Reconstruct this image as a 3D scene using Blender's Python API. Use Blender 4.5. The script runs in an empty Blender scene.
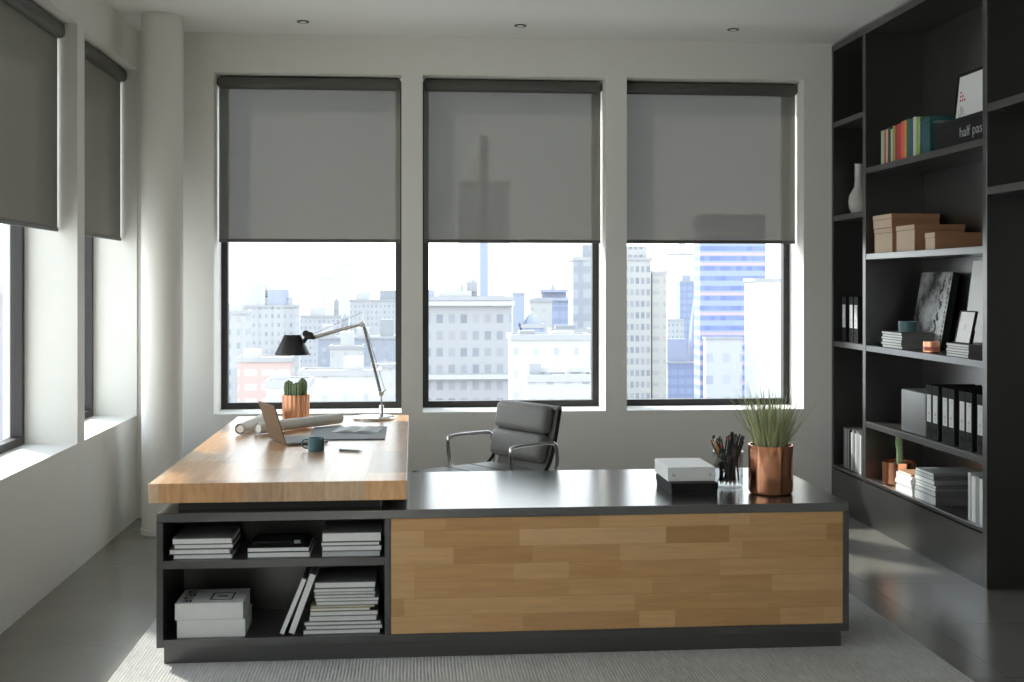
import bpy, bmesh, math, random
from mathutils import Vector, Matrix
random.seed(7)
S = bpy.context.scene
C = S.collection
PI = math.pi

# ------------------------------------------------------------------ materials
class NT:
    def __init__(s, name):
        s.m = bpy.data.materials.new(name); s.m.use_nodes = True
        s.t = s.m.node_tree; s.t.nodes.clear()
        s.out = s.n('ShaderNodeOutputMaterial')
    def n(s, typ, **kw):
        nd = s.t.nodes.new(typ)
        for k, v in kw.items():
            setattr(nd, k, v)
        return nd
    def l(s, a, b):
        s.t.links.new(a, b)
    def put(s, sock, v):
        if hasattr(v, 'is_linked') or hasattr(v, 'links'):
            s.l(v, sock)
        elif isinstance(v, (tuple, list)) and len(v) == 3 and sock.type == 'RGBA':
            sock.default_value = (*v, 1)
        else:
            sock.default_value = v
    def math(s, op, a, b=0.0, c=None):
        nd = s.n('ShaderNodeMath', operation=op)
        s.put(nd.inputs[0], a); s.put(nd.inputs[1], b)
        if c is not None: s.put(nd.inputs[2], c)
        return nd.outputs[0]
    def mix(s, f, a, b, blend='MIX'):
        nd = s.n('ShaderNodeMix', data_type='RGBA', blend_type=blend)
        s.put(nd.inputs[0], f); s.put(nd.inputs[6], a); s.put(nd.inputs[7], b)
        return nd.outputs[2]
    def coords(s):
        tc = s.n('ShaderNodeTexCoord')
        sp = s.n('ShaderNodeSeparateXYZ'); s.l(tc.outputs['Object'], sp.inputs[0])
        return tc.outputs['Object'], sp.outputs[0], sp.outputs[1], sp.outputs[2]
    def vec(s, x, y, z):
        nd = s.n('ShaderNodeCombineXYZ')
        for i, v in enumerate((x, y, z)): s.put(nd.inputs[i], v)
        return nd.outputs[0]
    def noise(s, v, scale, detail=3, rough=.5):
        nd = s.n('ShaderNodeTexNoise')
        s.l(v, nd.inputs['Vector']); nd.inputs['Scale'].default_value = scale
        nd.inputs['Detail'].default_value = detail; nd.inputs['Roughness'].default_value = rough
        return nd.outputs[0]
    def white(s, v):
        nd = s.n('ShaderNodeTexWhiteNoise', noise_dimensions='3D'); s.l(v, nd.inputs['Vector'])
        return nd.outputs['Value']
    def ramp(s, f, stops):
        nd = s.n('ShaderNodeValToRGB'); e = nd.color_ramp.elements
        while len(e) < len(stops): e.new(.5)
        for i, (p, c) in enumerate(stops):
            e[i].position = p; e[i].color = (*c, 1)
        s.l(f, nd.inputs[0])
        return nd.outputs[0]
    def bump(s, h, strength, dist=.002):
        nd = s.n('ShaderNodeBump'); nd.inputs['Strength'].default_value = strength
        nd.inputs['Distance'].default_value = dist; s.l(h, nd.inputs['Height'])
        return nd.outputs[0]
    def bsdf(s, color, rough=.5, metal=0, **kw):
        b = s.n('ShaderNodeBsdfPrincipled')
        s.put(b.inputs['Base Color'], color); s.put(b.inputs['Roughness'], rough); s.put(b.inputs['Metallic'], metal)
        for k, v in kw.items():
            s.put(b.inputs[k.replace('_', ' ')], v)
        s.l(b.outputs[0], s.out.inputs[0])
        return b

def surf(name, color, rough=.5, metal=0, vary=.06, scale=20, bump=0, **kw):
    """plain procedural surface: a base colour with a little noise"""
    t = NT(name); v, x, y, z = t.coords()
    n = t.noise(v, scale)
    f = t.math('MULTIPLY_ADD', n, vary * 2, 1 - vary)
    c = t.mix(1.0, color, t.vec(f, f, f), 'MULTIPLY')
    if bump: kw['Normal'] = t.bump(n, bump)
    t.bsdf(c, rough, metal, **kw)
    return t.m

M = {}
M['wall'] = surf('painted plaster', (.75, .735, .69), .8, scale=6, vary=.02)
M['ceiling'] = surf('ceiling paint', (.72, .71, .68), .85, scale=4, vary=.02)
M['frame'] = surf('window frame black metal', (.022, .021, .019), .45)
M['laminate'] = surf('dark charcoal laminate', (.024, .023, .021), .30, scale=9, vary=.15, IOR=2.1)
M['counter'] = surf('dark satin counter', (.034, .033, .031), .21, scale=9, vary=.1, IOR=2.7)
M['recess'] = surf('dark bracket steel', (.03, .03, .03), .5)
M['paper'] = surf('white paper edges', (.74, .74, .72), .7, scale=60, vary=.08)
M['paper_grey'] = surf('pale grey paper', (.50, .51, .51), .65, scale=30, vary=.12)
M['cover_dark'] = surf('dark grey cover', (.17, .17, .165), .5, Specular_IOR_Level=.3)
M['cover_black'] = surf('black cover', (.016, .016, .016), .75, Specular_IOR_Level=.12)
M['cover_white'] = surf('white cover', (.70, .70, .68), .45)
M['cover_mid'] = surf('mid grey cover', (.30, .31, .30), .4)
M['cover_ochre'] = surf('ochre cover', (.42, .36, .16), .5)
M['kraft'] = surf('kraft board', (.40, .205, .105), .7, scale=40)
M['kraft_lit'] = surf('kraft board with painted light', (.62, .47, .35), .7, scale=40)  # same kraft, with window light put into a paler colour
M['copper'] = surf('polished copper', (.96, .44, .25), .19, 1.0, vary=.04, scale=5)
M['copper_satin'] = surf('satin copper', (.90, .45, .27), .28, 1.0, vary=.05, scale=5)
M['chrome'] = surf('polished steel', (.75, .75, .75), .14, 1.0, vary=.02)
M['silver'] = surf('brushed silver metal', (.18, .18, .18), .5, .4, vary=.05)
M['alu_brown'] = surf('brown anodised lid', (.17, .105, .06), .65, .0, Specular_IOR_Level=.2)
M['black_plastic'] = surf('black plastic', (.02, .02, .02), .35)
M['shade'] = surf('black enamel', (.025, .025, .025), .4)
M['leather'] = surf('grey black leather', (.19, .186, .175), .50, scale=90, vary=.15, bump=.15)
M['teal'] = surf('teal glaze', (.045, .12, .14), .3)
M['teal_dark'] = surf('dark teal print', (.02, .09, .10), .5)
M['mat_grey'] = surf('grey felt mat', (.12, .13, .14), .6)
M['white_box'] = surf('white card box', (.80, .80, .78), .5, vary=.01)
M['black_box'] = surf('black card box', (.014, .014, .014), .65, Specular_IOR_Level=.2)
M['vase'] = surf('mottled pale ceramic', (.52, .51, .47), .25, scale=12, vary=.25)
M['soil'] = surf('dark soil', (.02, .016, .012), .9, bump=.5)
M['cactus'] = surf('cactus green', (.20, .29, .14), .6, scale=60, vary=.25)
M['rib'] = surf('cactus rib spines', (.42, .48, .32), .7)
M['grass'] = surf('grass green', (.42, .45, .23), .5, scale=8, vary=.35)
M['plan_paper'] = surf('rolled tracing paper', (.80, .78, .73), .6, scale=30, vary=.08)
M['ink'] = surf('black ink', (.01, .01, .01), .6)
M['ink_grey'] = surf('grey ink', (.35, .35, .35), .6)
M['ink_white'] = surf('white ink', (.55, .55, .53), .6)
M['ink_red'] = surf('red ink', (.55, .05, .06), .6)
M['ground'] = surf('hazy street level', (.30, .31, .33), .9, scale=.05)
M['tube_grey'] = surf('blind cassette charcoal', (.090, .087, .078), .5)
for nm, c in dict(pale_green=(.42, .50, .38), brick=(.45, .12, .07), cream=(.62, .45, .25), teal_night=(.02, .07, .09), offwhite=(.55, .55, .5),
                  gold=(.48, .33, .08), brown=(.22, .11, .05), red=(.60, .04, .05), coral=(.68, .16, .12), orange=(.72, .30, .06),
                  forest=(.06, .13, .09), petrol=(.03, .12, .16), lime=(.30, .42, .08)).items():
    M[nm] = surf(nm + ' book cloth', c, .5)

def blind_mat():
    t = NT('grey solar screen fabric')
    v, x, y, z = t.coords()
    n = t.noise(v, 500, 1)
    col = t.mix(n, (.105, .103, .092), (.15, .147, .132))
    d = t.n('ShaderNodeBsdfDiffuse'); t.l(col, d.inputs[0])
    tr = t.n('ShaderNodeBsdfTranslucent'); tr.inputs[0].default_value = (.085, .080, .068, 1)
    tp = t.n('ShaderNodeBsdfTransparent'); tp.inputs[0].default_value = (1, 1, 1, 1)
    a = t.n('ShaderNodeAddShader'); t.l(d.outputs[0], a.inputs[0]); t.l(tr.outputs[0], a.inputs[1])
    m = t.n('ShaderNodeMixShader'); lw = t.n('ShaderNodeLayerWeight'); lw.inputs[0].default_value = .5
    t.l(t.math('MULTIPLY', t.math('SUBTRACT', 1.0, lw.outputs['Facing']), .155), m.inputs[0])
    t.l(a.outputs[0], m.inputs[1]); t.l(tp.outputs[0], m.inputs[2]); t.l(m.outputs[0], t.out.inputs[0])
    return t.m
M['blind'] = blind_mat()

def pane_mat():
    t = NT('clear window glass')
    lw = t.n('ShaderNodeLayerWeight'); lw.inputs[0].default_value = .5
    f = t.math('MULTIPLY_ADD', t.math('POWER', lw.outputs['Facing'], 5.0), .90, .035)
    g = t.n('ShaderNodeBsdfGlossy'); g.inputs['Roughness'].default_value = 0.0
    tp = t.n('ShaderNodeBsdfTransparent'); tp.inputs[0].default_value = (.95, .97, .96, 1)
    m = t.n('ShaderNodeMixShader'); t.l(f, m.inputs[0]); t.l(tp.outputs[0], m.inputs[1]); t.l(g.outputs[0], m.inputs[2])
    t.l(m.outputs[0], t.out.inputs[0])
    return t.m
M['pane'] = pane_mat()

def glass_mat():
    t = NT('drinking glass')
    lw = t.n('ShaderNodeLayerWeight'); lw.inputs[0].default_value = .5
    f = t.math('MULTIPLY_ADD', t.math('POWER', lw.outputs['Facing'], 3.0), .85, .04)
    g = t.n('ShaderNodeBsdfGlossy'); g.inputs['Roughness'].default_value = .03
    tp = t.n('ShaderNodeBsdfTransparent'); tp.inputs[0].default_value = (.86, .87, .87, 1)
    m = t.n('ShaderNodeMixShader'); t.l(f, m.inputs[0]); t.l(tp.outputs[0], m.inputs[1]); t.l(g.outputs[0], m.inputs[2])
    t.l(m.outputs[0], t.out.inputs[0])
    return t.m
M['glass'] = glass_mat()

def wood_mat(name, stops, along, across, L, W, rough, grain=1.0, seed=0.0, spec=.5):
    """staves: 'along'/'across' are the axes (0,1,2) of the object coordinates"""
    t = NT(name); v, x, y, z = t.coords(); ax = (x, y, z)
    u, w = ax[along], ax[across]
    row = t.math('FLOOR', t.math('DIVIDE', t.math('ADD', w, 10 + seed), W))
    r1 = t.white(t.vec(row, seed, 3.1))
    u2 = t.math('ADD', t.math('ADD', u, 20.0), t.math('MULTIPLY', r1, L * 3.7))
    cell = t.math('FLOOR', t.math('DIVIDE', u2, L))
    r2 = t.white(t.vec(row, cell, 7.7 + seed))
    # split some staves at an uneven place
    fr = t.math('FRACT', t.math('DIVIDE', u2, L))
    sp = t.math('GREATER_THAN', fr, t.math('MULTIPLY_ADD', r2, .5, .3))
    r3 = t.white(t.vec(t.math('MULTIPLY_ADD', sp, 17.0, row), cell, 1.3 + seed))
    base = t.ramp(r3, stops)
    gv = t.vec(t.math('MULTIPLY', u, 2.2), t.math('ADD', t.math('MULTIPLY', w, 24), t.math('MULTIPLY', r3, 50)), t.math('MULTIPLY', z, 5) if (along, across) == (1, 0) else 0.0)
    g = t.noise(gv, 2.0, 5, .6)
    gf = t.math('MULTIPLY_ADD', t.math('POWER', g, 1.3), .75 * grain, 1 - .33 * grain)
    col = t.mix(1.0, base, t.vec(gf, gf, gf), 'MULTIPLY')
    edge = t.math('FRACT', t.math('DIVIDE', t.math('ADD', w, 10 + seed), W))
    line = t.math('LESS_THAN', edge, .0015 / W)
    col = t.mix(t.math('MULTIPLY', line, .35), col, (.12, .07, .04))
    b = t.bsdf(col, rough, 0, Normal=t.bump(g, .08))
    b.inputs['Specular IOR Level'].default_value = spec
    return t.m
M['panel_wood'] = wood_mat('oak stave panel', [(0, (.49, .26, .10)), (.25, (.62, .365, .165)), (.5, (.66, .395, .185)), (.75, (.56, .31, .125)), (1, (.70, .44, .23))], 0, 2, .62, .068, .38, .6, 2)
M['top_wood'] = wood_mat('butcher block top', [(0, (.32, .19, .105)), (.2, (.54, .35, .21)), (.4, (.68, .48, .32)), (.6, (.40, .25, .14)), (.8, (.66, .34, .15)), (1, (.74, .45, .23))], 1, 0, 1.15, .16, .28, 1.2, 5, .5)

def floor_mat():
    t = NT('grey stone tile'); v, x, y, z = t.coords()
    n = t.noise(v, 1.6, 6, .6); n2 = t.noise(v, 30, 3)
    col = t.mix(n, (.145, .136, .116), (.21, .20, .176))
    col = t.mix(t.math('MULTIPLY', n2, .25), col, (.15, .148, .14))
    jx = t.math('LESS_THAN', t.math('FRACT', t.math('DIVIDE', t.math('ADD', x, 20.14), 1.4)), .0025)
    jy = t.math('LESS_THAN', t.math('FRACT', t.math('DIVIDE', t.math('ADD', y, 20.18), .7)), .006)
    j = t.math('MAXIMUM', jx, jy)
    col = t.mix(t.math('MULTIPLY', j, .7), col, (.05, .048, .042))
    t.bsdf(col, t.math('MULTIPLY_ADD', n, .10, .17), 0, Normal=t.bump(j, -.2, .001), Specular_IOR_Level=.8)
    return t.m
M['floor'] = floor_mat()

def rug_mat():
    t = NT('woven grey rug'); v, x, y, z = t.coords()
    yy = t.noise(t.vec(t.math('MULTIPLY', x, 75), t.math('MULTIPLY', y, 9), 0.0), 1.0, 4, .75)
    n = t.noise(v, 1.7, 6, .65)
    w = t.math('SINE', t.math('MULTIPLY_ADD', x, 470, t.math('MULTIPLY', n, 3.0)))
    w2 = t.math('SINE', t.math('MULTIPLY', y, 420))
    h = t.math('ADD', t.math('MULTIPLY', w, .35), t.math('MULTIPLY', w2, .2))
    f = t.math('ADD', t.math('MULTIPLY_ADD', h, .09, -.05), t.math('ADD', t.math('MULTIPLY', yy, .75), t.math('MULTIPLY', n, .45)))
    col = t.ramp(f, [(.25, (.22, .215, .20)), (.50, (.44, .43, .405)), (.78, (.62, .61, .58))])
    t.bsdf(col, .95, 0, Normal=t.bump(h, .5, .004))
    return t.m
M['rug'] = rug_mat()

def print_mat():
    t = NT('grey photographic print'); v, x, y, z = t.coords()
    n = t.noise(t.vec(t.math('MULTIPLY', y, 1.0), t.math('MULTIPLY', z, 1.0), 2.0), 7, 6, .65)
    col = t.ramp(n, [(.40, (.012, .012, .012)), (.47, (.16, .16, .16)), (.52, (.30, .30, .30)), (.62, (.40, .41, .41))])
    t.bsdf(col, .3, 0)
    return t.m
M['print'] = print_mat()

def facade(name, wall, win, wx, wz, fx=(.25, .75), fz=(.2, .75), band=None, vary=.35):
    t = NT(name); v, x, y, z = t.coords()
    u = t.math('ADD', t.math('ADD', x, y), 500)
    zz = t.math('ADD', z, 500)
    ux, uz = t.math('FRACT', t.math('DIVIDE', u, wx)), t.math('FRACT', t.math('DIVIDE', zz, wz))
    def inside(f, a, b): return t.math('MULTIPLY', t.math('GREATER_THAN', f, a), t.math('LESS_THAN', f, b))
    m = t.math('MULTIPLY', inside(ux, *fx), inside(uz, *fz))
    cell = t.vec(t.math('FLOOR', t.math('DIVIDE', u, wx)), t.math('FLOOR', t.math('DIVIDE', zz, wz)), 1.0)
    r = t.white(cell)
    wincol = t.mix(t.math('MULTIPLY', r, vary * 2), win, wall)
    n = t.noise(v, .12, 4)
    wallc = t.mix(t.math('MULTIPLY', n, .25), wall, tuple(c * .75 for c in wall))
    if band:
        bm_ = inside(uz, band[1], band[2])
        rb = t.white(t.vec(0.0, t.math('FLOOR', t.math('DIVIDE', zz, wz)), 5.0))
        wallc = t.mix(t.math('MULTIPLY', bm_, t.math('GREATER_THAN', rb, band[3])), wallc, band[0])
    t.bsdf(t.mix(m, wallc, wincol), .7, 0)
    return t.m

# ------------------------------------------------------------------ mesh helpers
def BM(): return bmesh.new()
def box(bm, x0, x1, y0, y1, z0, z1, bev=0, seg=2, mat=None):
    r = bmesh.ops.create_cube(bm, size=1)
    vs = r['verts']
    for v in vs:
        v.co = Vector((x0 + (v.co.x + .5) * (x1 - x0), y0 + (v.co.y + .5) * (y1 - y0), z0 + (v.co.z + .5) * (z1 - z0)))
        if mat is not None: v.co = mat @ v.co
    if bev:
        es = list({e for v in vs for e in v.link_edges})
        bmesh.ops.bevel(bm, geom=es, offset=bev, segments=seg, affect='EDGES', profile=.5)
    return bm
def lathe(bm, prof, n=40, cx=0, cy=0, cap0=True, cap1=False, mat=None):
    rings = []
    for r, z in prof:
        ring = []
        for i in range(n):
            a = 2 * PI * i / n
            p = Vector((cx + r * math.cos(a), cy + r * math.sin(a), z))
            ring.append(bm.verts.new(mat @ p if mat is not None else p))
        rings.append(ring)
    for a, b in zip(rings, rings[1:]):
        for i in range(n):
            bm.faces.new((a[i], a[(i + 1) % n], b[(i + 1) % n], b[i]))
    if cap0: bm.faces.new(list(reversed(rings[0])))
    if cap1: bm.faces.new(rings[-1])
    return bm
def chaikin(p, k=3):
    p = [Vector(q) for q in p]
    for _ in range(k):
        q = [p[0]]
        for a, b in zip(p, p[1:]):
            q += [a * .75 + b * .25, a * .25 + b * .75]
        q.append(p[-1]); p = q
    return p
def tube(bm, pts, r, n=10, flat=1.0):
    pts = [Vector(p) for p in pts]
    rad = r if isinstance(r, (list, tuple)) else [r] * len(pts)
    up = Vector((0, 0, 1)); rings = []
    d0 = (pts[1] - pts[0]).normalized()
    side = d0.cross(up)
    if side.length < .1: side = d0.cross(Vector((0, 1, 0)))
    side.normalize()
    for i, p in enumerate(pts):
        d = (pts[min(i + 1, len(pts) - 1)] - pts[max(i - 1, 0)]).normalized()
        side = (side - d * side.dot(d)).normalized()
        nn = d.cross(side)
        rings.append([bm.verts.new(p + (side * math.cos(2 * PI * k / n) * flat + nn * math.sin(2 * PI * k / n)) * rad[i]) for k in range(n)])
    for a, b in zip(rings, rings[1:]):
        for k in range(n):
            bm.faces.new((a[k], a[(k + 1) % n], b[(k + 1) % n], b[k]))
    bm.faces.new(list(reversed(rings[0]))); bm.faces.new(rings[-1])
    return bm
def link(name, bm, mat, parent=None, loc=None, rz=0, smooth=False):
    bmesh.ops.recalc_face_normals(bm, faces=bm.faces)
    me = bpy.data.meshes.new(name); bm.to_mesh(me); bm.free()
    me.materials.append(M[mat] if isinstance(mat, str) else mat)
    if smooth:
        for p in me.polygons: p.use_smooth = True
        me.set_sharp_from_angle(angle=math.radians(40))
    o = bpy.data.objects.new(name, me); C.objects.link(o)
    if parent is not None: o.parent = parent
    if loc is not None: o.location = loc
    if rz: o.rotation_euler[2] = rz
    return o
def tag(o, label, cat, group=None):
    o['label'] = label; o['category'] = cat
    if group: o['group'] = group
    return o
def thing(name, label, cat, loc=(0, 0, 0), rz=0, group=None):
    o = bpy.data.objects.new(name, None); o.empty_display_size = .05
    C.objects.link(o); o.location = loc; o.rotation_euler[2] = rz
    return tag(o, label, cat, group)
def struct(name, bm, mat, parent=None, smooth=False):
    o = link(name, bm, mat, parent, smooth=smooth)
    if parent is None: o['kind'] = 'structure'
    return o
def text(name, body, size, mat, parent, loc, axes, extrude=.0004, sx=1.0):
    cu = bpy.data.curves.new(name, 'FONT'); cu.body = body; cu.size = size; cu.extrude = extrude
    tmp = bpy.data.objects.new(name, cu)
    me = bpy.data.meshes.new_from_object(tmp); bpy.data.objects.remove(tmp)
    me.materials.clear(); me.materials.append(M[mat])
    X, Y = Vector(axes[0]), Vector(axes[1]); Z = X.cross(Y)
    me.transform(Matrix((( X.x * sx, Y.x, Z.x, loc[0]), (X.y * sx, Y.y, Z.y, loc[1]), (X.z * sx, Y.z, Z.z, loc[2]), (0, 0, 0, 1))))
    o = bpy.data.objects.new(name, me); C.objects.link(o); o.parent = parent
    return o

# ------------------------------------------------------------------ room shell
XL, YB, ZC = -1.76, 7.74, 3.12            # inner faces of left wall, back wall, ceiling
XR, YF = 3.22, -1.6
SILL, HEAD = .66, 2.87
REC = .30
YO, XO = YB + .38, XL - .38
struct('floor', box(BM(), XO, XR + .2, YF - .2, YO, -.12, 0), 'floor')
struct('ceiling', box(BM(), XO, XR + .2, YF - .2, YO, ZC, ZC + .15), 'ceiling')
struct('wall_right', box(BM(), XR, XR + .2, YF - .2, YO, 0, ZC), 'wall')
struct('wall_front', box(BM(), XL, XR, YF - .2, YF, 0, ZC), 'wall')
WB = [(-1.28, -.075), (.063, 1.272), (1.414, 2.617)]
bm = BM()
box(bm, XL, XR, YB, YO, 0, SILL); box(bm, XL, XR, YB, YO, HEAD, ZC)
xs = [XL] + [v for w in WB for v in w] + [XR]
for a, b in zip(xs[0::2], xs[1::2]): box(bm, a, b, YB, YO, SILL, HEAD)
struct('wall_back', bm, 'wall')
WL = [(-.165, 1.035), (1.17, 2.37), (2.505, 3.705), (3.84, 5.04), (5.18, 6.38), (6.515, 7.72)]  # first four are unseen windows, added to brighten the room
bm = BM()
box(bm, XO, XL, YF, YO, 0, SILL); box(bm, XO, XL, YF, YO, HEAD, ZC)
ys = [YF] + [v for w in WL for v in w] + [YO]
for a, b in zip(ys[0::2], ys[1::2]): box(bm, XO, XL, a, b, SILL, HEAD)
struct('wall_left', bm, 'wall')
# round structural column in the corner
struct('column', lathe(BM(), [(.128, 0), (.128, .03), (.122, .032), (.122, ZC)], 64, -1.51, 7.29, True, True), 'wall', smooth=True)

def window(i, a, b, side):
    fw = .043
    bm = BM()
    if side == 'back':
        y0, y1 = YB + REC, YB + REC + .06
        for q in ((a, a + fw, SILL, HEAD), (b - fw, b, SILL, HEAD), (a + fw, b - fw, SILL, SILL + fw), (a + fw, b - fw, HEAD - fw, HEAD)):
            box(bm, q[0], q[1], y0, y1, q[2], q[3])
        g = box(BM(), a + fw, b - fw, y0 + .028, y0 + .034, SILL + fw, HEAD - fw)
    else:
        x1, x0 = XL - .27, XL - .33
        for q in ((a, a + fw, SILL, HEAD), (b - fw, b, SILL, HEAD), (a + fw, b - fw, SILL, SILL + fw), (a + fw, b - fw, HEAD - fw, HEAD)):
            box(bm, x0, x1, q[0], q[1], q[2], q[3])
        g = box(BM(), x0 + .026, x0 + .032, a + fw, b - fw, SILL + fw, HEAD - fw)
    o = struct('window_%d' % i, bm, 'frame')
    link('window_pane', g, 'pane', o)
for i, (a, b) in enumerate(WB): window(i + 1, a, b, 'back')
for i, (a, b) in enumerate(WL): window(i + 4, a, b, 'left')  # seen pair beside the column, plus the added unseen ones

# roller blinds: local x runs along the window, y points out of the room
BL = ['grey roller blind half lowered over the back wall window behind the desk lamp',
      'grey roller blind half lowered over the middle back wall window behind the desk chair',
      'grey roller blind half lowered over the back wall window nearest the bookcase',
      'dark roller blind on the left wall window whose frame is cut by the photo edge',
      'dark roller blind on the left wall window beside the round column']
def blind(k, loc, rz, w, zb=1.775):
    t = thing('roller_blind', BL[k], 'blind', loc, rz, 'roller blinds')
    h = w / 2 - .006
    M1 = Matrix.Translation((0, 0, HEAD - .048)) @ Matrix.Rotation(PI / 2, 4, 'Y')
    bm = BM(); box(bm, -h - .004, h + .004, -.045, .045, HEAD - .085, HEAD - .003, .03, 4)
    link('cassette', bm, 'tube_grey', t, smooth=True)
    bm = BM(); box(bm, -h + .004, h - .004, .0, .0012, zb + .02, HEAD - .06)
    link('fabric', bm, 'blind', t)
    bm = BM(); box(bm, -h + .004, h - .004, -.006, .008, zb, zb + .022, .003)
    link('bottom_bar', bm, 'tube_grey', t)
for k, (a, b) in enumerate(WB): blind(k, ((a + b) / 2, YB + .15, 0), 0, b - a)
for k, (a, b) in enumerate(WL[-2:]): blind(3 + k, (XL - .10, (a + b) / 2, 0), PI / 2, b - a)

for x, nm in ((-.676, 'recessed ceiling spot above the window behind the desk lamp'), (.67, 'recessed ceiling spot above the middle back wall window'), (2.03, 'recessed ceiling spot nearest the bookcase')):
    t = thing('ceiling_spotlight', nm, 'ceiling light', (x, 7.36, ZC), 0, 'recessed ceiling spots')
    link('trim_ring', lathe(BM(), [(.024, -.001), (.025, -.006), (.036, -.006), (.039, -.001)], 32, cap0=False), 'black_plastic', t, smooth=True)
    link('lens', lathe(BM(), [(.001, -.008), (.016, -.007), (.024, -.003)], 24, cap0=False), 'white_box', t, smooth=True)

tag(link('area_rug', box(BM(), -1.145, 2.105, 2.0, 6.95, 0.0, .005, .002), 'rug'), 'pale grey woven rug under the long low desk unit', 'rug')

# ------------------------------------------------------------------ built-in bookcase
XS, XBK = 2.81, 3.18
bc = thing('bookcase', 'tall dark built-in bookcase along the right-hand wall', 'bookcase', (XS, 5.6, 0))
def bcp(name, bm):
    bm.transform(Matrix.Translation((-XS, -5.6, 0)))
    return link(name, bm, 'laminate', bc)
bcp('back_panel', box(BM(), XBK, XBK + .02, 3.2, YB, 0, ZC - .02))
for y0, y1 in ((7.144, 7.190), (5.583, 5.628), (3.2, 3.245)):
    bcp('side_panel', box(BM(), XS, XBK, y0, y1, 0, ZC - .02, .001, 1))
bcp('end_panel', box(BM(), XS, XBK, YB - .03, YB, 0, ZC - .02))
bcp('top_panel', box(BM(), XS, XBK, 3.245, 5.583, ZC - .06, ZC - .02)); bcp('top_panel', box(BM(), XS, XBK, 5.628, 7.144, ZC - .06, ZC - .02)); bcp('top_panel', box(BM(), XS, XBK, 7.19, YB - .03, ZC - .06, ZC - .02))
for zt in (.290, .645, 1.119, 1.688, 2.223):
    bcp('shelf', box(BM(), XS + .002, XBK, 5.628, 7.144, zt - (.02 if zt < .3 else .036), zt, .001, 1))
for zt in (.290, 1.119, 1.957, 2.583):
    bcp('shelf', box(BM(), XS + .002, XBK, 7.190, YB - .03, zt - (.02 if zt < .3 else .036), zt, .001, 1))
for zt in (1.976, 2.385):
    bcp('shelf', box(BM(), XS + .002, XBK, 3.245, 5.583, zt - .038, zt, .001, 1))
bcp('plinth', box(BM(), XS, XBK, 5.628, 7.144, 0, .262)); bcp('plinth', box(BM(), XS, XBK, 7.19, YB - .03, 0, .262))

# ------------------------------------------------------------------ long low desk unit
Z0 = .005
cx0, cx1, cy0, cy1, ch = -1.0, 1.785, 4.715, 5.655, .602
cr = thing('credenza', 'long low charcoal desk unit with wood front panel and open shelves', 'credenza', (cx0, cy0, Z0))
def crp(name, bm, mat='laminate'):
    bm.transform(Matrix.Translation((-cx0, -cy0, -Z0)))
    return link(name, bm, mat, cr)
crp('worktop', box(BM(), cx0, cx1, cy0, cy1, ch - .036, ch, .002, 1), 'counter')
crp('side_panel', box(BM(), cx0, cx0 + .025, cy0, cy1, .075, ch - .036, .001, 1))
crp('side_panel', box(BM(), cx1 - .025, cx1, cy0, cy1, .075, ch - .036, .001, 1))
crp('base_board', box(BM(), cx0 + .025, cx1 - .025, cy0, cy1, .075, .106, .001, 1))
crp('divider', box(BM(), -.112, -.100, cy0 + .002, cy1, .106, ch - .036)); crp('divider', box(BM(), -.099, -.087, cy0 + .004, cy1, .106, ch - .036))
crp('shelf', box(BM(), cx0 + .025, -.112, cy0 + .003, cy0 + .42, .382, .414, .001, 1))
crp('bay_back', box(BM(), cx0 + .025, -.112, cy0 + .42, cy0 + .436, .106, ch - .036))
crp('rear_panel', box(BM(), -.087, cx1 - .025, cy1 - .02, cy1 - .002, .106, ch - .036))
crp('front_panel', box(BM(), -.086, cx1 - .026, cy0 + .001, cy0 + .02, .107, ch - .037, .0008, 1), 'panel_wood')
crp('plinth', box(BM(), cx0 + .023, cx1 - .023, cy0 + .03, cy1 - .03, Z0, .075))

# ------------------------------------------------------------------ thick wooden desk top set over the unit
wx0, wx1, wy0, wy1, wz0, wz1 = -1.028, -.024, 4.70, 7.05, .644, .721
dk = thing('wooden_desk', 'thick butcher block desk top running from the low unit towards the windows', 'desk', (wx0, wy0, Z0))
def dkp(name, bm, mat):
    bm.transform(Matrix.Translation((-wx0, -wy0, -Z0)))
    return link(name, bm, mat, dk)
dkp('desk_top', box(BM(), wx0, wx1, wy0, wy1, wz0, wz1, .0025, 2), 'top_wood')
dkp('riser_block', box(BM(), -.93, -.13, 4.79, 5.58, ch, wz0), 'recess')
dkp('leg_panel', box(BM(), -.98, -.045, 6.78, 6.83, Z0, wz0, .002), 'recess')

# ------------------------------------------------------------------ books, magazines, boxes
def flat_book(name, label, cat, group, x, y, z, w, d, h, cover='cover_dark', pages='paper', rz=0, spine='back'):
    """lying book; local x = width, y = depth (front edge at y=0 shows the pages), z up"""
    t = thing(name, label, cat, (x, y, z), rz, group)
    c = min(.0022, h * .15)
    bm = BM(); box(bm, 0, w, 0, d, 0, c); box(bm, 0, w, 0, d, h - c, h)
    if spine == 'back': box(bm, 0, w, d - c, d, c, h - c)
    else: box(bm, 0, w, 0, c, c, h - c)
    link('cover', bm, cover, t)
    link('pages', box(BM(), .002, w - .002, .002 if spine == 'back' else c, d - c if spine == 'back' else d - .003, c, h - c), pages, t)
    return t
ORD = ['topmost', 'second from the top', 'third from the top', 'fourth from the top', 'fifth from the top', 'sixth from the top', 'seventh from the top', 'eighth from the top',
       'ninth from the top', 'tenth from the top', 'eleventh from the top', 'twelfth from the top', 'thirteenth from the top']
yb = 4.74
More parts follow.
